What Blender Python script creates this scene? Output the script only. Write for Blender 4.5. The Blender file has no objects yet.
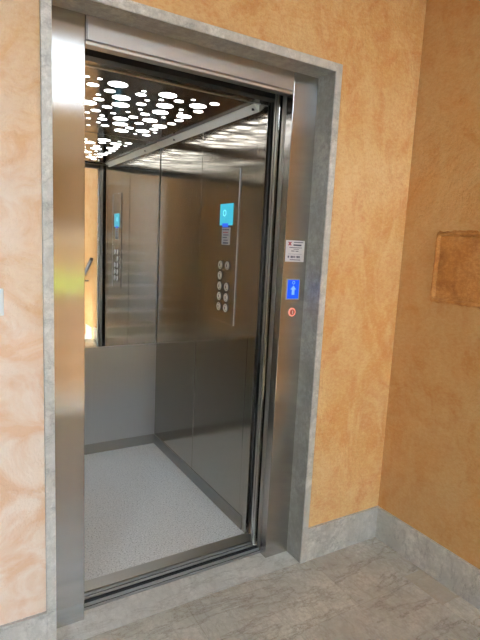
import bpy, bmesh, math, random
from mathutils import Vector, Matrix
random.seed(7)
scene = bpy.context.scene
COL = scene.collection

# ------------------------------------------------------------------ measures (metres)
XL, XJL, XJR, XR, XO = -0.047, 0.0717, 0.8845, 1.0055, 1.0365   # marble inner, steel inner, steel inner, marble inner, marble outer
XC = 1.489                    # right hand wall of the landing
S = 0.092                     # plane of the steel door frame
ZH, ZT, ZT2 = 2.012, 2.096, 2.127
HB = 0.159
W, D, ZC, ZM = 0.905, 1.5415, 2.033, 0.7155
XCL = -0.06                   # left wall of the car
YF = 0.369

# ------------------------------------------------------------------ material helpers
def mat(name):
    m = bpy.data.materials.new(name); m.use_nodes = True
    nt = m.node_tree; b = nt.nodes['Principled BSDF']
    return m, nt, b
def N(nt, t, **k):
    n = nt.nodes.new(t)
    for a, v in k.items():
        if a in n.inputs.keys(): n.inputs[a].default_value = v
        else: setattr(n, a, v)
    return n
def L(nt, a, b): nt.links.new(a, b)
def ramp(nt, fac, stops, interp='LINEAR'):
    r = nt.nodes.new('ShaderNodeValToRGB'); r.color_ramp.interpolation = interp
    e = r.color_ramp.elements
    while len(e) < len(stops): e.new(0.5)
    for i, (p, c) in enumerate(stops):
        e[i].position = p; e[i].color = (c[0], c[1], c[2], 1) if isinstance(c, tuple) else (c, c, c, 1)
    L(nt, fac, r.inputs['Fac']); return r
def mapping(nt, scale=(1, 1, 1), rot=(0, 0, 0), loc=(0, 0, 0)):
    g = nt.nodes.new('ShaderNodeNewGeometry')
    m = nt.nodes.new('ShaderNodeMapping'); m.inputs['Scale'].default_value = scale
    m.inputs['Rotation'].default_value = rot; m.inputs['Location'].default_value = loc
    L(nt, g.outputs['Position'], m.inputs['Vector']); return m.outputs['Vector']
def noise(nt, vec, scale, detail=5, rough=.55, dist=0):
    n = N(nt, 'ShaderNodeTexNoise'); n.inputs['Scale'].default_value = scale
    n.inputs['Detail'].default_value = detail; n.inputs['Roughness'].default_value = rough
    n.inputs['Distortion'].default_value = dist
    L(nt, vec, n.inputs['Vector']); return n.outputs['Fac']
def mixc(nt, fac, a, b, mode='MIX'):
    n = nt.nodes.new('ShaderNodeMix'); n.data_type = 'RGBA'; n.blend_type = mode
    for i, v in ((0, fac), (6, a), (7, b)):
        if hasattr(v, 'links'): L(nt, v, n.inputs[i])
        elif i == 0: n.inputs[i].default_value = v
        else: n.inputs[i].default_value = (*v, 1)
    return n.outputs[2]
def math_n(nt, op, a, b=None):
    n = nt.nodes.new('ShaderNodeMath'); n.operation = op
    for i, v in ((0, a), (1, b)):
        if v is None: continue
        if hasattr(v, 'links'): L(nt, v, n.inputs[i])
        else: n.inputs[i].default_value = v
    return n.outputs[0]

def plaster(name, base, pale, deep, bump=.6, off=(0, 0, 0), left_daylight=False):
    m, nt, b = mat(name)
    v = mapping(nt, (1, 1, 1), loc=off)
    big = noise(nt, v, 1.7, 3, .5, 1.2)
    mid = noise(nt, v, 5.5, 5, .6, 1.6)
    sw = mapping(nt, (5, 5, 2.2), rot=(0.5, .9, .4), loc=off)
    stroke = noise(nt, sw, 1.0, 4, .6, 2.2)
    c = mixc(nt, ramp(nt, big, [(.36, 0), (.66, 1)]).outputs['Color'], base, pale)
    c = mixc(nt, ramp(nt, mid, [(.47, 0), (.68, .6)]).outputs['Color'], c, deep)
    c = mixc(nt, ramp(nt, stroke, [(.48, 0), (.62, .65)]).outputs['Color'], c, pale)
    arc = N(nt, 'ShaderNodeTexVoronoi'); arc.feature = 'SMOOTH_F1'; arc.inputs['Scale'].default_value = 2.6; arc.inputs['Smoothness'].default_value = .15
    L(nt, mapping(nt, (1, 1, 1.25), rot=(.4, .3, .2), loc=off), arc.inputs['Vector'])
    c = mixc(nt, math_n(nt, 'MULTIPLY', ramp(nt, arc.outputs['Distance'], [(.28, 0), (.42, 1), (.50, 0)]).outputs['Color'], ramp(nt, big, [(.4, 0), (.7, .55)]).outputs['Color']), c, pale)
    fine = noise(nt, mapping(nt, (1, 1, 1.7), rot=(.5, .8, 0)), 52, 4, .8)
    c = mixc(nt, ramp(nt, fine, [(.42, 0), (.66, .42)]).outputs['Color'], c, deep)
    c = mixc(nt, ramp(nt, fine, [(.30, .42), (.50, 0)]).outputs['Color'], c, pale)
    if left_daylight:  # pale daylight towards the left, mixed into the wall colour
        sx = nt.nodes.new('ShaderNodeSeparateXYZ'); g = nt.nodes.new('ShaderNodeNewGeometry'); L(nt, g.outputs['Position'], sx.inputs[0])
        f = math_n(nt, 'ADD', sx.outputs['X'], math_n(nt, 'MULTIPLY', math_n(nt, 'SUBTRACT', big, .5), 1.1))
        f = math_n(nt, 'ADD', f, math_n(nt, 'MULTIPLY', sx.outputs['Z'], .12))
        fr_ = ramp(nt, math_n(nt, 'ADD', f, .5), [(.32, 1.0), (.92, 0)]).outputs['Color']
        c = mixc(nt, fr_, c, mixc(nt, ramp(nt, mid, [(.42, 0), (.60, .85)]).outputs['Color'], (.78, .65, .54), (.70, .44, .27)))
    L(nt, c, b.inputs['Base Color'])
    b.inputs['Roughness'].default_value = .78
    b.inputs['Specular IOR Level'].default_value = .25
    sf = mapping(nt, (70, 70, 38), rot=(.3, .6, 0))
    h = math_n(nt, 'ADD', noise(nt, sf, 1.6, 4, .7, .6), math_n(nt, 'MULTIPLY', mid, 2.2))
    bp = N(nt, 'ShaderNodeBump'); bp.inputs['Strength'].default_value = bump; bp.inputs['Distance'].default_value = .006
    L(nt, h, bp.inputs['Height']); L(nt, bp.outputs['Normal'], b.inputs['Normal'])
    return m

def marble(name, base, dark, vein, rough=.3, scale=1.0, veinamt=.55, gloss=.5):
    m, nt, b = mat(name)
    v = mapping(nt, (scale * 1.0, scale * 1.0, scale * .55), rot=(.5, .55, .5))
    cl = noise(nt, v, 4.5, 9, .66, .35)
    c = mixc(nt, ramp(nt, cl, [(.34, 0), (.64, 1)]).outputs['Color'], dark, base)
    for sc_, st, amt in ((1.5, (1.0, 3.4, 1.5), 1.0), (3.6, (2.6, 1.0, 1.7), .6)):
        wv = mapping(nt, tuple(scale * q for q in st), rot=(.7, .5, .9), loc=(sc_, 2, 5))
        vn = noise(nt, wv, sc_, 10, .68, .25)
        d = math_n(nt, 'ABSOLUTE', math_n(nt, 'SUBTRACT', vn, .5))
        line = ramp(nt, d, [(0, veinamt * amt), (.010, veinamt * .3 * amt), (.035, 0)]).outputs['Color']
        c = mixc(nt, line, c, vein)
    fn = noise(nt, mapping(nt, (scale, scale, scale)), 38, 6, .85)
    c = mixc(nt, ramp(nt, fn, [(.40, 0), (.62, .9)]).outputs['Color'], c, dark)
    L(nt, c, b.inputs['Base Color'])
    b.inputs['Roughness'].default_value = rough; b.inputs['Specular IOR Level'].default_value = gloss
    return m, nt, b, c

def steel(name, col=(.62, .60, .57), rough=.3, aniso=.9, grain=.02, beck=False):
    m, nt, b = mat(name)
    b.inputs['Metallic'].default_value = 1
    v = mapping(nt, (260, 260, 2.2))
    n = noise(nt, v, 1.0, 4, .7)
    c = mixc(nt, ramp(nt, n, [(.3, 0), (.7, 1)]).outputs['Color'], tuple(x * (1 - grain) for x in col), tuple(min(1, x * (1 + grain)) for x in col))
    L(nt, c, b.inputs['Base Color'])
    b.inputs['Roughness'].default_value = rough
    b.inputs['Anisotropic'].default_value = aniso
    g = nt.nodes.new('ShaderNodeNewGeometry')
    cr = nt.nodes.new('ShaderNodeVectorMath'); cr.operation = 'CROSS_PRODUCT'
    L(nt, g.outputs['Normal'], cr.inputs[0]); cr.inputs[1].default_value = (0.001, 0.002, 1)
    L(nt, cr.outputs[0], b.inputs['Tangent'])
    wb = noise(nt, mapping(nt, (3.2, 3.2, 7)), 1.0, 2, .5)
    bp = N(nt, 'ShaderNodeBump'); bp.inputs['Strength'].default_value = .10; bp.inputs['Distance'].default_value = .004
    L(nt, wb, bp.inputs['Height']); L(nt, bp.outputs['Normal'], b.inputs['Normal'])
    if beck:
        gl = nt.nodes.new('ShaderNodeBsdfAnisotropic'); gl.distribution = 'BECKMANN'
        gl.inputs['Roughness'].default_value = rough; gl.inputs['Anisotropy'].default_value = -aniso
        L(nt, c, gl.inputs['Color']); L(nt, cr.outputs[0], gl.inputs['Tangent']); L(nt, bp.outputs['Normal'], gl.inputs['Normal'])
        L(nt, gl.outputs[0], nt.nodes['Material Output'].inputs['Surface'])
    return m
def plain(name, col, rough=.5, metal=0, emit=None, es=1, spec=.5):
    m, nt, b = mat(name)
    b.inputs['Base Color'].default_value = (*col, 1); b.inputs['Roughness'].default_value = rough
    b.inputs['Metallic'].default_value = metal; b.inputs['Specular IOR Level'].default_value = spec
    n = noise(nt, mapping(nt, (1, 1, 1)), 60, 2, .5)
    c = mixc(nt, ramp(nt, n, [(.3, 0), (.7, .12)]).outputs['Color'], col, tuple(x * .8 for x in col))
    L(nt, c, b.inputs['Base Color'])
    if emit:
        b.inputs['Emission Color'].default_value = (*emit, 1); b.inputs['Emission Strength'].default_value = es
    return m

M = {}
M['plaster'] = plaster('ochre_plaster', (.61, .335, .11), (.70, .475, .225), (.54, .205, .055), left_daylight=True)
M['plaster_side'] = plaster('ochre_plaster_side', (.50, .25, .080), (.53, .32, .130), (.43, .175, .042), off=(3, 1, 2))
M['patch'] = plaster('rough_orange_plaster', (.46, .18, .035), (.56, .27, .08), (.24, .075, .012), bump=1.0)
M['plaster_pale'] = plaster('yellow_plaster', (.42, .31, .175), (.46, .36, .23), (.37, .25, .12))
M['white'] = plain('white_ceiling_paint', (.75, .73, .69), .8)
M['marble'], *_ = marble('grey_veined_marble', (.82, .81, .75), (.46, .455, .42), (.11, .11, .10), .35)
M['marble_shaded'], *_ = marble('grey_marble_shaded', (.46, .445, .385), (.20, .195, .165), (.10, .10, .10), .35)  # same marble darkened, shade of the reveal put into its colour
# floor marble with slab joints
m, nt, b, c = marble('marble_floor', (.68, .65, .575), (.44, .42, .355), (.16, .12, .08), .22, 1.3, .75)
br = N(nt, 'ShaderNodeTexBrick'); br.offset = .5; br.squash = 1
L(nt, mapping(nt, (1, 1, 1), loc=(.18, .003, 0)), br.inputs['Vector'])
for k, val in (('Scale', 1.0), ('Mortar Size', .0010), ('Mortar Smooth', 0.2), ('Brick Width', .62), ('Row Height', .33)): br.inputs[k].default_value = val
br.inputs['Color1'].default_value = (1, 1, 1, 1); br.inputs['Color2'].default_value = (.88, .885, .90, 1); br.inputs['Mortar'].default_value = (.74, .72, .69, 1)
c2 = mixc(nt, 1.0, c, br.outputs['Color'], 'MULTIPLY')
L(nt, c2, b.inputs['Base Color'])
M['floor'] = m
M['threshold'], *_ = marble('pale_threshold_marble', (.82, .82, .77), (.60, .60, .56), (.22, .19, .15), .25, 1.6)
M['tile'], *_ = marble('pale_inset_tile', (.50, .46, .38), (.43, .39, .31), (.3, .27, .2), .25, 2)
M['steel'] = steel('brushed_steel_frame', (.48, .465, .44), .23, .72, beck=True)
M['steel_car'] = steel('brushed_steel_car', (.40, .375, .33), .13, .92)
M['steel_back'] = steel('brushed_steel_lower_panel', (.52, .525, .53), .34, .9)
M['steel_kick'] = steel('brushed_steel_kick_plate', (.33, .32, .30), .36, .3)
M['steel_header'] = steel('satin_steel_header', (.50, .47, .43), .42, .5)
M['steel_plain'] = steel('satin_steel', (.55, .53, .50), .34, .3)
M['steel_cop'] = steel('brushed_steel_control_panel', (.37, .34, .29), .16, .9)
M['alu'] = plain('aluminium_sill', (.42, .42, .43), .45, .55)
M['dark'] = plain('shaft_dark', (.005, .005, .005), .9, spec=.05)
M['black'] = plain('black_rubber', (.02, .02, .02), .45)
M['seam'] = plain('panel_joint_dark', (.05, .045, .04), .5)
M['mirror'] = plain('mirror_glass', (.86, .88, .86), .02, 1)
M['ceil'] = plain('dark_bronze_ceiling', (.075, .055, .045), .12, .85)
M['disc'] = plain('lit_white_disc', (1, 1, 1), .5, 0, (1, .98, .95), 4.5)
M['rail'] = plain('cream_trim_rail', (.95, .94, .86), .35)
M['button'] = plain('polished_button', (.85, .83, .78), .45, .85)
M['label'] = plain('label_white', (.70, .68, .68), .55)
M['labelc'] = plain('label_grey', (.46, .44, .42), .55)
M['ink'] = plain('label_ink', (.03, .03, .07), .6)
M['red'] = plain('label_red', (.35, .02, .04), .6)
M['cyan'] = plain('cyan_screen', (.02, .2, .26), .3, 0, (.045, .46, .62), .62)
M['cyanl'] = plain('cyan_screen_mark', (.3, .6, .7), .3, 0, (.15, .72, .82), .65)
M['blued'] = plain('dark_blue_screen', (.01, .03, .2), .3, 0, (.01, .07, .5), 1.0)
M['blue'] = plain('blue_screen', (.0, .05, .4), .25, 0, (.005, .06, .85), .62)
M['bluel'] = plain('blue_screen_mark', (.3, .5, .9), .3, 0, (.03, .15, .9), .75)
M['redring'] = plain('glowing_red_ring', (.8, .3, .22), .4, 0, (1, .33, .22), .5)
M['redcore'] = plain('button_core', (.35, .08, .05), .35, .3)
M['plastic'] = plain('white_plastic', (.75, .80, .84), .35)
M['grass'] = plain('green_lawn', (.20, .38, .02), .9)
M['paving'] = plain('grey_paving', (.35, .34, .32), .8)
M['frame_dark'] = plain('dark_window_frame', (.08, .07, .06), .4)
# speckled car floor
m, nt, b = mat('speckled_vinyl')
v = mapping(nt)
f1 = noise(nt, v, 130, 3, .7); f2 = noise(nt, v, 150, 1, .5)
c = mixc(nt, ramp(nt, f1, [(.42, 0), (.60, 1)]).outputs['Color'], (.74, .745, .73), (.93, .94, .92))
c = mixc(nt, ramp(nt, f2, [(.62, 0), (.68, .7)]).outputs['Color'], c, (.25, .25, .23))
L(nt, c, b.inputs['Base Color']); b.inputs['Roughness'].default_value = .34
M['vinyl'] = m
# window glass
m, nt, b = mat('clear_glass')
b.inputs['Transmission Weight'].default_value = 1; b.inputs['Roughness'].default_value = 0; b.inputs['IOR'].default_value = 1.02
M['glass'] = m

# ------------------------------------------------------------------ geometry helpers
class MB:
    def __init__(s): s.bm = bmesh.new()
    def box(s, x0, x1, y0, y1, z0, z1):
        r = bmesh.ops.create_cube(s.bm, size=1)
        bmesh.ops.scale(s.bm, vec=(x1 - x0, y1 - y0, z1 - z0), verts=r['verts'])
        bmesh.ops.translate(s.bm, vec=((x0 + x1) / 2, (y0 + y1) / 2, (z0 + z1) / 2), verts=r['verts'])
        return s
    def cyl(s, c, r, h, axis='Z', seg=32, r2=None):
        g = bmesh.ops.create_cone(s.bm, cap_ends=True, segments=seg, radius1=r, radius2=r if r2 is None else r2, depth=h)
        R = {'Z': Matrix.Identity(3), 'X': Matrix.Rotation(math.pi / 2, 3, 'Y'), 'Y': Matrix.Rotation(math.pi / 2, 3, 'X')}[axis]
        bmesh.ops.rotate(s.bm, matrix=R, verts=g['verts']); bmesh.ops.translate(s.bm, vec=c, verts=g['verts'])
        return s
    def tube(s, a, b, r, seg=20):
        a, b = Vector(a), Vector(b); d = b - a
        g = bmesh.ops.create_cone(s.bm, cap_ends=True, segments=seg, radius1=r, radius2=r, depth=d.length)
        q = Vector((0, 0, 1)).rotation_difference(d.normalized()).to_matrix()
        bmesh.ops.rotate(s.bm, matrix=q, verts=g['verts']); bmesh.ops.translate(s.bm, vec=(a + b) / 2, verts=g['verts'])
        return s
    def ring(s, c, r, t, axis='X', seg=40, tseg=10):
        vs = []
        for i in range(seg):
            a = 2 * math.pi * i / seg; row = []
            for j in range(tseg):
                p = 2 * math.pi * j / tseg; rr = r + t * math.cos(p); h = t * math.sin(p) * .6
                u, w = rr * math.cos(a), rr * math.sin(a)
                co = (h, u, w) if axis == 'X' else (u, h, w)
                row.append(s.bm.verts.new((c[0] + co[0], c[1] + co[1], c[2] + co[2])))
            vs.append(row)
        for i in range(seg):
            for j in range(tseg):
                s.bm.faces.new((vs[i][j], vs[(i + 1) % seg][j], vs[(i + 1) % seg][(j + 1) % tseg], vs[i][(j + 1) % tseg]))
        return s
    def prism(s, pts, axis, a, b):
        def P(p, t): return (t, p[0], p[1]) if axis == 'X' else (p[0], t, p[1])
        v0 = [s.bm.verts.new(P(p, a)) for p in pts]; v1 = [s.bm.verts.new(P(p, b)) for p in pts]
        s.bm.faces.new(v0); s.bm.faces.new(v1[::-1]); n = len(pts)
        for i in range(n): s.bm.faces.new((v0[i], v1[i], v1[(i + 1) % n], v0[(i + 1) % n]))
        return s
    def build(s, name, m, parent=None, bevel=0, smooth=False, seg=2):
        bmesh.ops.recalc_face_normals(s.bm, faces=s.bm.faces)
        me = bpy.data.meshes.new(name); s.bm.to_mesh(me); s.bm.free()
        me.materials.append(m)
        o = bpy.data.objects.new(name, me); COL.objects.link(o)
        if smooth:
            for p in me.polygons: p.use_smooth = len(p.vertices) == 4
        if bevel:
            md = o.modifiers.new('bevel', 'BEVEL'); md.width = bevel; md.segments = seg; md.limit_method = 'ANGLE'; md.angle_limit = .6
        if parent is not None:
            o.parent = parent; o.matrix_parent_inverse = Matrix.Translation(-parent.location)
        return o
def box(name, dims, m, parent=None, bevel=0): return MB().box(*dims).build(name, m, parent, bevel)
def struct(o): o['kind'] = 'structure'; return o
def thing(name, loc, label, cat, group=None):
    o = bpy.data.objects.new(name, None); o.empty_display_size = .1; COL.objects.link(o); o.location = loc
    return tag(o, label, cat, group)
def tag(o, label, cat, group=None):
    o['label'] = label; o['category'] = cat
    if group: o['group'] = group
    return o

# ------------------------------------------------------------------ the landing (setting)
YB, YE = -2.29, -5.8
XW = -3.2
wf = MB()
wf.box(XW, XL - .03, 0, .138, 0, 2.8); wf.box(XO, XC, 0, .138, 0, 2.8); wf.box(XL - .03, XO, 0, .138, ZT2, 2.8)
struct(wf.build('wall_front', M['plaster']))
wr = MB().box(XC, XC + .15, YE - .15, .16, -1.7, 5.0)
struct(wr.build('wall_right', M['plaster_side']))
struct(box('wall_left', (XW - .15, XW, YB - .15, .16, 0, 2.8), M['plaster_pale']))
wb = MB()                                                   # wall with the entrance doorway, left of the stairs
wb.box(XW, -1.85, YB - .15, YB, 0, 2.8); wb.box(-1.15, -.95, YB - .15, YB, 0, 2.8); wb.box(-1.85, -1.15, YB - .15, YB, 2.35, 2.8)
struct(wb.build('wall_entrance', M['plaster_pale']))
struct(box('wall_stair_side', (-1.10, -.95, YE - .15, YB - .15, -1.7, 5.0), M['plaster_pale']))
wk = MB()
WX0, WX1, WZ0, WZ1 = -.85, 1.40, 3.25, 4.85
GX0, GX1 = .50, 1.40
wk.box(-.95, GX0, YE - .15, YE, -1.7, WZ0); wk.box(GX1, XC, YE - .15, YE, -1.7, WZ0)
for a, b_ in ((-1.7, -1.28), (-1.06, .64), (.83, WZ0)): wk.box(GX0, GX1, YE - .15, YE, a, b_)
wk.box(-.95, WX0, YE - .15, YE, WZ0, WZ1); wk.box(WX1, XC, YE - .15, YE, WZ0, WZ1); wk.box(-.95, XC, YE - .15, YE, WZ1, 5)
struct(wk.build('wall_stair_back', M['plaster_pale']))
struct(box('wall_stair_upper', (-.95, XC, YB - .02, YB + .13, 3.06, 5.0), M['plaster_pale']))
struct(box('ceiling', (XW - .15, XC, YB, .16, 2.8, 3.06), M['white']))
struct(box('ceiling_stair', (-1.1, XC + .15, YE - .15, YB + .13, 5.0, 5.1), M['white']))
struct(box('floor', (XW - .15, XC, YB, -.003, -.12, 0), M['floor']))
struct(box('floor_threshold', (XL - .03, XO, -.002, .138, -.12, 0), M['threshold']))
struct(box('floor_lower_landing', (.3, XC, YE, -4.6, -1.65, -1.53), M['floor']))
# entrance glazing and stair window
d = MB()
for a in ((-1.85, -1.78), (-1.22, -1.15)): d.box(a[0], a[1], YB - .11, YB - .05, 0, 2.35)
d.box(-1.85, -1.15, YB - .11, YB - .05, 2.28, 2.35); d.box(-1.85, -1.15, YB - .11, YB - .05, 0, .08)
door = struct(d.build('door_1', M['frame_dark'], None, .003))
struct(box('window_pane', (-1.8, -1.2, YB - .085, YB - .079, .06, 2.3), M['glass'], door))
w = MB()
for a in (WX0, (WX0 + WX1) / 2 - .025, WX1 - .05): w.box(a, a + .05, YE - .10, YE - .04, WZ0, WZ1)
w.box(WX0, WX1, YE - .10, YE - .04, WZ0, WZ0 + .05); w.box(WX0, WX1, YE - .10, YE - .04, WZ1 - .05, WZ1)
win = struct(w.build('window_1', M['frame_dark'], None, .003))
struct(box('window_pane', (WX0 + .02, WX1 - .02, YE - .075, YE - .069, WZ0 + .02, WZ1 - .02), M['glass'], win))
struct(box('window_2', (GX0, GX1, YE - .09, YE - .084, .64, .83), M['glass']))
struct(box('window_3', (GX0, GX1, YE - .09, YE - .084, -1.28, -1.06), M['glass']))
M['door_wood'] = plain('brown_painted_door', (.20, .135, .105), .5)
dd_ = MB()
for a, b_, c_, d_ in ((GX0, GX1, -1.53, -1.28), (GX0, GX1, -1.06, .60), (GX0, GX0 + .09, -1.28, -1.06), (GX1 - .09, GX1, -1.28, -1.06)): dd_.box(a, b_, YE, YE + .045, c_, d_)
d2 = struct(dd_.build('door_2', M['door_wood'], None, .004))
MB().tube((GX0 + .07, YE + .045, -.50), (GX0 + .07, YE + .10, -.50), .009).tube((GX0 + .07, YE + .10, -.50), (GX0 + .19, YE + .10, -.50), .010).build('door_handle', M['alu'], d2)
struct(box('trim_1', (-.95, XC, YE, YE + .012, 2.50, 3.22), M['white']))
# skirtings
struct(box('baseboard_front_left', (XW, XL - .03, -.013, 0, 0, HB), M['marble'], None, .001))
struct(box('baseboard_front_right', (XO, XC, -.013, 0, 0, HB), M['marble'], None, .001))
struct(box('baseboard_right', (XC - .013, XC, YB, -.013, 0, HB), M['marble'], None, .001))
struct(box('baseboard_left', (XW, XW + .013, YB, -.013, 0, HB), M['marble'], None, .001))
# pale little inset tile by the right skirting
tag(box('floor_tile', (1.365, 1.466, -.49, -.296, 0, .0008), M['tile']), 'small pale rectangular marble tile set in the floor by the right skirting', 'floor tile')

# lift shaft around the car
struct(box('wall_shaft_left', (-.40, -.34, .139, 1.85, -.3, 2.9), M['dark']))
struct(box('wall_shaft_right', (1.30, 1.36, .139, 1.85, -.3, 2.9), M['dark']))
struct(box('wall_shaft_back', (-.40, 1.36, 1.85, 1.9, -.3, 2.9), M['dark']))
struct(box('ceiling_shaft', (-.40, 1.36, .139, 1.9, 2.9, 2.95), M['dark']))
struct(box('floor_shaft', (-.40, 1.36, .139, 1.9, -.35, -.3), M['dark']))

# outside, seen through the entrance and the window
struct(box('floor_outside', (-30, 30, -60, YE - .16, -1.85, -1.7), M['paving']))
struct(box('floor_courtyard', (-12, -1.12, YE, YB - .16, -.25, -.03), M['paving']))
hd = MB(); rnd = random.Random(5)
g = bmesh.ops.create_grid(hd.bm, x_segments=60, y_segments=40, size=.5)
for v_ in g['verts']: v_.co = Vector((v_.co.x * 9 + 1.5, -9.2 + .10 * (rnd.random() - .5) - .5 * max(0, v_.co.y) ** 2, v_.co.y * 3.3 - .05 + .06 * rnd.random()))
hdo = hd.build('hedge', M['grass'], None); hdo.modifiers.new('thick', 'SOLIDIFY').thickness = .6
tag(hdo, 'bright green clipped hedge outdoors beyond the stairwell', 'hedge')

# ------------------------------------------------------------------ marble surround
sur = thing('marble_door_surround', (.5, 0, 0), 'grey veined marble surround lining the elevator doorway in the orange wall', 'door surround')
Y0m, Y1m = -.012, .137
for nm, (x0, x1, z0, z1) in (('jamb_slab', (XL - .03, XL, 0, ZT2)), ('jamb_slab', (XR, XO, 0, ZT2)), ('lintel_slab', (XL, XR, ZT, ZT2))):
    sl = box(nm, (x0, x1, -.008, Y1m, z0, z1), M['marble_shaded'], sur)
    ed = box('front_edge', (x0, x1, -.014, -.008, z0, z1), M['marble'], sl, .0015); ed['label'] = 'front edge in the unshaded marble tone'

# ------------------------------------------------------------------ steel door frame of the landing
fr = thing('elevator_door_frame', (.5, S, 0), 'brushed stainless steel door frame standing inside the marble surround', 'elevator door frame')
SJ = .137
def jamb(x0, x1, lip):
    # folded sheet: front face and return
    o = box('jamb_panel', (x0, x1, S, SJ, 0.0005, ZT), M['steel'], fr, .002)
    return o
jamb(XL, XJL, 1); jamb(XJR, XR, -1)
h = MB().prism([(S + .002, ZT), (S + .002, ZH + .013), (S + .0065, ZH + .009), (S + .0065, ZH), (SJ, ZH), (SJ, ZT)], 'X', XJL + .003, XJR - .001)
h.build('header_panel', M['steel_header'], fr, .001)
e = MB().box(XJL + .006, XJL + .0095, S - .0015, S + .003, ZH + .012, ZT - .012).box(XJL + .006, XJR - .003, S - .0015, S + .003, ZH + .012, ZH + .0150)
e.build('header_edge_strip', M['alu'], fr, .0006)
box('joint_gap', (XJL, XJL + .003, S + .006, SJ, ZH, ZT), M['seam'], fr)

# ------------------------------------------------------------------ sills
def sill(name, label, bars, base, gr):
    t = thing(name, (.5, bars[0][0], 0), label, 'door sill')
    for y0, y1 in bars: box('rail', (base[0], base[1], y0, y1, -.005, .0), M['alu'], t, .0012)
    box('channel', (base[0], base[1], bars[0][0] - .004, bars[-1][1], -.04, -.0052), M['dark'], t)
    return t
sill('landing_sill', 'grooved aluminium landing sill, outer side of the black gap', [(.142, .154), (.162, .177)], (XL, 1.15), 0)
cs = sill('car_sill', 'grooved aluminium car sill, inner side of the black gap', [(.202, .213), (.221, .2335)], (XL - .01, 1.15), 0)

# ------------------------------------------------------------------ elevator car
car = thing('elevator_car', (.42, .95, 0), 'brushed steel elevator car with pale speckled floor standing open behind the frame', 'elevator car')
box('car_floor', (XCL, W, .304, D, -.03, 0), M['vinyl'], car)
box('threshold_plate', (XCL, W + .02, .2395, .304, -.03, .0015), M['steel_plain'], car, .001)
SY = .928
for (a, b_) in ((SY + .0015, D), (.372, SY - .0015)):
    MB().box(W, W + .025, a, b_, .0, 2.25).build('side_panel', M['steel_car'], car, .0022)
for (a, b_) in ((SY + .0015, D), (.372, SY - .0015)):
    MB().box(XCL - .025, XCL, a, b_, .0, 2.25).build('side_panel', M['steel_car'], car, .0022)
box('panel_joint', (W + .006, W + .02, SY - .0016, SY + .0016, 0, 2.25), M['seam'], car)
box('joint_strip', (W - .0012, W + .002, .372, SY - .002, 1.1135, 1.1150), M['steel_car'], car, .0005)
xm = (.34)
box('back_panel', (XCL - .02, W + .02, D, D + .025, 0, ZM - .001), M['steel_back'], car, .001)
box('back_panel', (XCL - .02, W + .02, D + .006, D + .03, ZM, 2.25), M['steel_plain'], car)
KP = .069
for nm, dm in (('kick_plate', (W - .005, W, .338, D - .005, 0.0002, KP)), ('kick_plate', (XCL, XCL + .005, .338, D - .005, 0.0002, KP)), ('kick_plate', (XCL, W, D - .005, D, 0.0002, KP))):
    box(nm, dm, M['steel_kick'], car, .0012)
# front returns of the car
MB().box(W - .002, W + .03, .300, .338, 0, 2.25).build('front_post', M['steel_car'], car, .002)
MB().box(W, W + .022, .338, .372, 0, 2.25).build('front_return', M['steel_car'], car, .001)
MB().box(W + .012, W + .03, .290, .300, 0, 2.25).build('post_gap', M['black'], car)
MB().box(XCL - .03, XCL + .002, .300, .372, 0, 2.25).build('front_post', M['steel_car'], car, .002)
# transom over the car opening
box('transom', (XCL - .03, W + .03, .246, .300, ZC - .004, 2.25), M['black'], car)
box('transom_soffit', (XCL, W, .300, YF - .004, ZC + .002, ZC + .03), M['ceil'], car)
box('transom_edge', (XCL, W, YF - .0035, YF, ZC - .002, ZC + .03), M['steel_plain'], car)
# mirror
mir = box('wall_mirror', (XCL + .004, W - .004, D - .0045, D + .005, ZM + .003, ZC - .001), M['mirror'], None, .0008)
tag(mir, 'tall mirror covering the upper back wall of the elevator, reflecting stairs', 'mirror')
# ceiling with lit discs
cl = thing('car_ceiling', (.42, .95, ZC), 'dark glossy elevator ceiling dotted with glowing white discs', 'ceiling panel')
box('ceiling_board', (XCL, W - .001, YF, D, ZC, ZC + .02), M['ceil'], cl)
discs = [(0.225, 0.488, 0.03), (0.177, 0.493, 0.03), (0.744, 0.499, 0.054), (0.641, 0.505, 0.03), (0.305, 0.511, 0.09), (0.525, 0.515, 0.088), (0.422, 0.527, 0.03), (0.6, 0.568, 0.053), (0.702, 0.583, 0.088), (0.223, 0.584, 0.058), (0.429, 0.586, 0.055), (0.529, 0.601, 0.032), (0.304, 0.623, 0.057), (0.482, 0.65, 0.032), (0.745, 0.668, 0.057), (0.58, 0.684, 0.088), (0.376, 0.692, 0.09), (0.667, 0.693, 0.031), (0.28, 0.713, 0.031), (0.483, 0.733, 0.055), (0.69, 0.75, 0.03), (0.301, 0.786, 0.057), (0.731, 0.802, 0.085), (0.41, 0.81, 0.09), (0.608, 0.81, 0.088), (0.512, 0.825, 0.032), (0.275, 0.877, 0.088), (0.37, 0.892, 0.056), (0.659, 0.892, 0.03), (0.746, 0.897, 0.056), (0.562, 0.898, 0.056), (0.48, 0.914, 0.031), (0.429, 0.99, 0.036), (0.746, 0.993, 0.055), (0.535, 0.998, 0.056), (0.344, 0.999, 0.056), (0.629, 1.004, 0.088), (0.32, 1.067, 0.034), (0.397, 1.079, 0.036), (0.495, 1.08, 0.088), (0.718, 1.095, 0.088), (0.606, 1.11, 0.056), (0.42, 1.154, 0.057), (0.72, 1.187, 0.055), (0.356, 1.189, 0.033), (0.53, 1.199, 0.09), (0.424, 1.247, 0.032), (0.602, 1.257, 0.055), (0.757, 1.265, 0.032), (0.687, 1.281, 0.085), (0.474, 1.296, 0.053), (0.397, 1.355, 0.03), (0.587, 1.361, 0.09), (0.743, 1.37, 0.057), (0.679, 1.385, 0.03)]
extra = []
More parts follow.
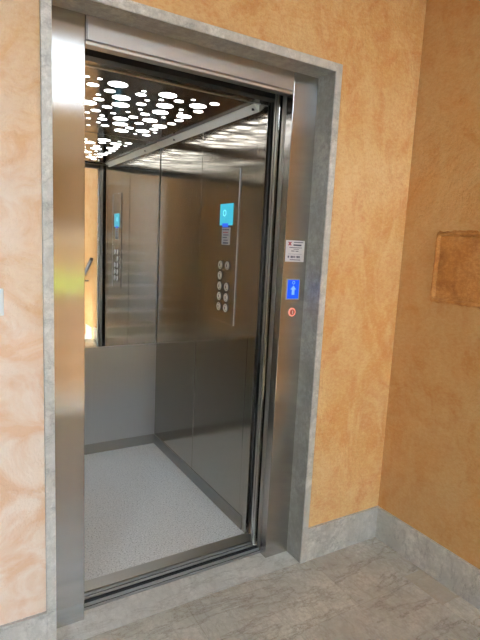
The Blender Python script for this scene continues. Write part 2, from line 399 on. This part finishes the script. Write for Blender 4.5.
for x, y, dd in discs:                 # the side hidden by the left jamb carries the same kind of pattern
    nx, ny = .845 - x + .0, 1.87 - y
    if nx < (.17 if ny < .8 else .24) and .42 < ny < 1.42 and nx > .03 and all(math.hypot(nx - a, ny - b_) > (dd + c_) / 2 + .012 for a, b_, c_ in discs + extra): extra.append((nx, ny, dd))
for x, y, dd in discs + extra:
    MB().cyl((x, y, ZC + .0010), dd / 2 - .0052, .003, 'Z', 32).build('light_disc', M['disc'], cl)
for sg, xw_ in ((1, W - .0005), (-1, XCL + .0005)):
    xi = xw_ - sg * .031
    r = MB().prism([(xi, ZC - .0005), (xi, ZC - .004), (xw_, ZC - .031), (xw_, ZC - .0005)], 'Y', YF + .004, D - .006).build('side_rail', M['rail'], cl, .0008)
    for y in (.40, 1.288):
        MB().cyl((xw_ - sg * .0155, y, ZC - .018), .007, .008, 'Z', 16).build('screw', M['black'], r)

# ------------------------------------------------------------------ control panel in the car
cp = thing('control_panel', (W, .62, 1.02), 'tall steel control panel with two columns of round buttons and cyan screen, inside the car', 'control panel')
MB().prism([(W, 0)] and [(.512, 1.008), (.737, 1.015), (.737, 1.772), (.512, 1.772)], 'X', W - .0035, W - .0003).build('faceplate', M['steel_cop'], cp, .0015)
XF = W - .0035
box('edge_trim', (XF - .0012, XF + .003, .5085, .5120, 1.008, 1.772), M['alu'], cp, .0008)
sc = box('display', (XF - .003, XF + .002, .560, .690, 1.505, 1.612), M['cyan'], cp, .001)
sc['label'] = 'glowing cyan display'
MB().ring((XF - .0035, .640, 1.566), .014, .003, 'X').build('numeral', M['cyanl'], sc)
box('status_strip', (XF - .0040, XF - .0028, .600, .660, 1.496, 1.515), M['blued'], sc)
nt_ = box('notice', (XF - .0012, XF, .580, .665, 1.408, 1.494), M['labelc'], cp); nt_['label'] = 'small printed notice under the display'
for k, (a, b_, z) in enumerate(((.59, .66, 1.483), (.60, .655, 1.470), (.595, .65, 1.457), (.61, .655, 1.444), (.60, .645, 1.431))):
    box('print_line', (XF - .0018, XF - .0011, a, b_, z - .0022, z + .0022), M['red'] if k == 1 else M['ink'], nt_)
box('print_line', (XF - .0018, XF - .0011, .595, .65, 1.413, 1.421), M['ink'], nt_)
sp = MB()
for i in range(3):
    for j in range(3): sp.cyl((XF - .0005, .628 + .008 * (i - 1), 1.692 + .008 * (j - 1)), .002, .002, 'X', 10)
sp.build('speaker_grille', M['black'], cp)
def add_button(y, z):
    bt = MB().cyl((XF - .002, y, z), .0225, .005, 'X', 36).build('button', M['seam'], cp, .0006)
    MB().ring((XF - .0045, y, z), .0185, .0028, 'X').build('bezel', M['button'], bt, 0, True)
    MB().cyl((XF - .005, y, z), .0135, .004, 'X', 32).build('cap', M['button'], bt, .0006)
    MB().box(XF - .0082, XF - .0068, y - .0025, y + .0025, z - .007, z + .007).build('raised_mark', M['seam'], bt)
for k in range(5): add_button(.662, 1.304 - .0538 * k)
for k in (0, 2, 3, 4): add_button(.590, 1.304 - .0538 * k)

# ------------------------------------------------------------------ sliding door leaves parked at the right
def leaf(nm, x0, y0, y1, label, mt):
    t = thing(nm, (x0 + .15, y0, 0), label, 'sliding door')
    box('leaf_panel', (x0, 1.25, y0, y1, .006, 2.06), mt, t, .002)
    box('leaf_edge', (x0 - .004, x0 - .0002, y0 + .004, y1 - .004, .006, 2.06), M['steel_header'], t, .001)
    box('leaf_guide', (x0 + .03, x0 + .09, (y0 + y1) / 2 - .0015, (y0 + y1) / 2 + .0015, -.010, .006), M['black'], t)
    return t
leaf('landing_door_leaf', .893, .1425, .158, 'outermost steel door leaf slid open behind the right jamb', M['steel'])
leaf('landing_door_leaf', .900, .1630, .186, 'second steel door leaf from the landing side, slid open at right', M['steel'])
leaf('car_door_leaf', .890, .1940, .212, 'third steel door leaf from the landing side, over the car sill', M['steel_car'])
leaf('car_door_leaf', .893, .2170, .2345, 'innermost steel door leaf, slid open against the car post', M['steel_car'])

# ------------------------------------------------------------------ landing call fittings on the right steel jamb
st = thing('notice_sticker', (.94, S, 1.352), 'white printed notice sticker above the blue display on the steel jamb', 'sticker')
y = S
box('sheet', (.8915, .9895, y - .0008, y + .0002, 1.352, 1.441), M['label'], st)
def pr(a, b_, z0, z1, m_=None): return box('print_line', (a, b_, y - .0014, y - .0007, z0, z1), m_ or M['ink'], st)
lx = MB()
lx.prism([(.901, 1.434), (.908, 1.434), (.9215, 1.4195), (.9145, 1.4195)], 'Y', y - .0015, y - .0007)
lx.prism([(.9215, 1.434), (.9145, 1.434), (.901, 1.4195), (.908, 1.4195)], 'Y', y - .0016, y - .0008)
lx.build('emblem', M['red'], st)
for a, b_, z0, z1 in ((.932, .981, 1.4315, 1.4345), (.930, .972, 1.4185, 1.4245), (.910, .976, 1.4095, 1.4120), (.932, .960, 1.4035, 1.4055),
                      (.921, .938, 1.395, 1.398), (.943, .958, 1.395, 1.398), (.906, .977, 1.3835, 1.3845), (.915, .970, 1.3585, 1.3615)): pr(a, b_, z0, z1)
for a, b_ in ((.904, .911), (.919, .926), (.928, .934), (.937, .941), (.947, .950), (.953, .961), (.963, .967)): pr(a, b_, 1.368, 1.3765)
dp = thing('call_display', (.94, S, 1.198), 'glowing blue floor display on the steel jamb below the white sticker', 'display')
box('bezel', (.907, .975, y - .004, y, 1.191, 1.280), M['steel_plain'], dp, .0015)
box('screen', (.911, .971, y - .0048, y - .0035, 1.196, 1.275), M['blue'], dp, .0005)
ar = MB().prism([(.934, 1.212), (.948, 1.212), (.948, 1.235), (.956, 1.235), (.941, 1.252), (.926, 1.235), (.934, 1.235)], 'Y', y - .0054, y - .0046)
ar.build('arrow_mark', M['bluel'], dp)
MB().ring((.941, y - .0052, 1.264), .006, .0015, 'Y').build('numeral', M['bluel'], dp)
cb = thing('call_button', (.946, S, 1.137), 'round call button with a pinkish red ring below the blue display', 'button')
MB().cyl((.944, y - .0015, 1.137), .0185, .003, 'Y', 40).build('base', M['steel_plain'], cb, .0006)
MB().ring((.944, y - .003, 1.137), .0160, .0028, 'Y').build('glow_ring', M['redring'], cb, 0, True)
MB().cyl((.944, y - .0035, 1.137), .0120, .005, 'Y', 36).build('cap', M['redcore'], cb, .0008)
MB().box(.9425, .9455, y - .0070, y - .0055, 1.130, 1.144).build('raised_mark', M['button'], cb)

# ------------------------------------------------------------------ wall fittings
sw = thing('light_switch', (-.215, 0, 1.212), 'white switch plate at the left edge on the pale orange wall', 'switch')
box('plate', (-.270, -.186, -.008, 0, 1.172, 1.252), M['plastic'], sw, .003)
box('rocker', (-.2525, -.2035, -.0115, -.0075, 1.187, 1.237), M['plastic'], sw, .002)
box('rocker_mark', (-.206, -.200, -.0125, -.0110, 1.209, 1.215), M['ink'], sw)

# rough plaster patch on the right wall: sunken field with a ragged raised rim
def rough_slab(name, y0, y1, z0, z1, h, m_, parent, amp, n=26, m2=26, seed=1):
    rnd = random.Random(seed); bm = bmesh.new(); g = []
    for i in range(n + 1):
        row = []
        for j in range(m2 + 1):
            yy = y0 + (y1 - y0) * i / n; zz = z0 + (z1 - z0) * j / m2
            e = min(i, n - i, j, m2 - j)
            jit = amp * (rnd.random() - .5)
            hh = h * min(1, e / 2) + (jit * .8 if e else 0)
            row.append(bm.verts.new((XC - hh, yy + jit * (1.5 if not e else .6), zz + amp * (rnd.random() - .5) * (1.5 if not e else .6))))
        g.append(row)
    for i in range(n):
        for j in range(m2): bm.faces.new((g[i][j], g[i + 1][j], g[i + 1][j + 1], g[i][j + 1]))
    bmesh.ops.recalc_face_normals(bm, faces=bm.faces)
    me = bpy.data.meshes.new(name); bm.to_mesh(me); bm.free(); me.materials.append(m_)
    o = bpy.data.objects.new(name, me); COL.objects.link(o)
    for p in me.polygons: p.use_smooth = True
    o.modifiers.new('sub', 'SUBSURF').render_levels = 1
    o.parent = parent; o.matrix_parent_inverse = Matrix.Translation(-parent.location)
    return o
pt = thing('wall_patch', (XC, -.34, 1.215), 'rough darker orange rectangular plaster patch on the right wall', 'wall patch')
rough_slab('field', -.478, -.190, 1.222, 1.500, .0045, M['patch'], pt, .005, 30, 30, 3)
for k, (a, b_, c_, d_) in enumerate(((-.207, -.178, 1.212, 1.508), (-.500, -.470, 1.212, 1.508), (-.49, -.185, 1.488, 1.512), (-.49, -.185, 1.206, 1.230))):
    nn, mm = (5, 34) if k < 2 else (34, 5)
    rough_slab('rim', a, b_, c_, d_, .017, M['patch'], pt, .007, nn, mm, 11 + k)

# ------------------------------------------------------------------ stairs behind the viewer (seen in the mirror)
RI, TR = .17, .29
def flight(name, label, x0, x1, ystart, z0, dirn, up, n, skirt=None):
    t = thing(name, ((x0 + x1) / 2, ystart, z0), label, 'stairs')
    for k in range(n):
        ya = ystart + dirn * TR * k; yb = ystart + dirn * TR * (k + 1)
        zt = z0 + RI * (k + 1) * up if up > 0 else z0 - RI * (k + 1)
        lo, hi = min(ya, yb), max(ya, yb)
        stp = box('step', (x0, x1, lo, hi, zt - (RI if up > 0 else .12) - .02, zt - .03), M['marble_shaded'], t)
        nose = .02 if up > 0 else 0
        a, c_ = (lo, hi + nose) if dirn < 0 else (lo - nose, hi)
        box('tread', (x0, x1, a, c_, zt - .03, zt), M['threshold'], stp, .003)
        if skirt is not None:
            box('skirting', (skirt - .012, skirt, lo, hi, zt, zt + (.17 if up > 0 else .30)), M['marble'], stp)
    return t
flight('staircase', 'ascending flight of marble steps seen in the mirror', -.93, .33, YB - .02, 0, -1, 1, 8)
flight('staircase', 'descending flight of marble steps beside the orange wall with the handrail', .42, XC - .004, YB - .16, 0, -1, -1, 8, XC - .001)
struct(box('floor_half_landing', (-.95, XC, YE, YB - .02 - 8 * TR, 1.38, 1.53), M['threshold']))
hr = thing('handrail', (XC - .07, -2.2, 0), 'black sloping handrail on the orange wall, seen in the mirror', 'handrail')
ya, za, yb_, zb_ = -2.17, 1.12, -4.55, 1.12 - 2.38 * RI / TR
MB().tube((XC - .075, ya, za), (XC - .075, yb_, zb_), .026).build('rail_bar', M['black'], hr, .004, True)
for yy in (-2.62, -3.5, -4.4):
    zz = za + (yy - ya) * RI / TR
    MB().tube((XC, yy, zz - .07), (XC - .075, yy, zz - .07), .009).tube((XC - .075, yy, zz - .075), (XC - .075, yy, zz), .009).build('bracket', M['black'], hr)

# ------------------------------------------------------------------ daylight and lamps
wd = bpy.data.worlds.new('sky'); scene.world = wd; wd.use_nodes = True
nt = wd.node_tree; bg = nt.nodes['Background']
tc = nt.nodes.new('ShaderNodeTexCoord'); sep = nt.nodes.new('ShaderNodeSeparateXYZ'); L(nt, tc.outputs['Generated'], sep.inputs[0])
r = ramp(nt, sep.outputs['Z'], [(.0, (.78, .89, 1.0)), (.25, (.72, .86, 1.0)), (.8, (.52, .72, 1.0))])
L(nt, r.outputs['Color'], bg.inputs['Color']); bg.inputs['Strength'].default_value = 32.0
def portal(loc, rot, sx, sy):
    ld = bpy.data.lights.new('window_portal', 'AREA'); ld.shape = 'RECTANGLE'; ld.size = sx; ld.size_y = sy
    ld.cycles.is_portal = True
    o = bpy.data.objects.new('window_portal', ld); COL.objects.link(o); o.location = loc; o.rotation_euler = rot
portal((-1.5, YB - .2, 1.18), (math.radians(90), 0, 0), .7, 2.3)
portal(((WX0 + WX1) / 2, YE - .2, (WZ0 + WZ1) / 2), (math.radians(90), 0, 0), WX1 - WX0, WZ1 - WZ0)
# fill lamp added on the landing ceiling, out of view, for warm light
lamp = thing('fill_lamp', (.2, -1.1, 2.8), 'round fill lamp added on the landing ceiling', 'fill lamp')
MB().cyl((.2, -1.1, 2.785), .17, .03, 'Z', 48).build('base', M['steel_plain'], lamp, .003)
M['opal'] = plain('opal_glass_lit', (.9, .9, .85), .4, 0, (1, .93, .84), 4)
MB().cyl((.2, -1.1, 2.755), .12, .04, 'Z', 48, .15).build('shade', M['opal'], lamp, .006)

# ------------------------------------------------------------------ camera
cam = bpy.data.cameras.new('camera'); co = bpy.data.objects.new('camera', cam); COL.objects.link(co)
yaw, pitch, roll = -0.5453, -0.1509, 0.0490
cy, sy, cpp, spp, cr, sr = math.cos(yaw), math.sin(yaw), math.cos(pitch), math.sin(pitch), math.cos(roll), math.sin(roll)
F = Vector((-sy * cpp, cy * cpp, spp)); R = Vector((cy, sy, 0)); U = R.cross(F)
R2 = cr * R + sr * U; U2 = -sr * R + cr * U
mw = Matrix((R2, U2, -F)).transposed().to_4x4(); mw.translation = Vector((-.3404, -1.6014, 1.4132)); co.matrix_world = mw
cam.sensor_fit = 'VERTICAL'; cam.sensor_height = 36; cam.lens = 496.37 / 640 * 36; cam.clip_start = .02
scene.camera = co

scene.view_settings.view_transform = 'Standard'; scene.view_settings.look = 'None'
scene.view_settings.gamma = 1; scene.view_settings.use_curve_mapping = False
scene.view_settings.exposure = 0.58
scene.cycles.max_bounces = 14; scene.cycles.glossy_bounces = 10; scene.cycles.diffuse_bounces = 7; scene.cycles.transmission_bounces = 8
scene.cycles.use_denoising = True
scene.cycles.caustics_reflective = True
scene.cycles.sample_clamp_indirect = 6
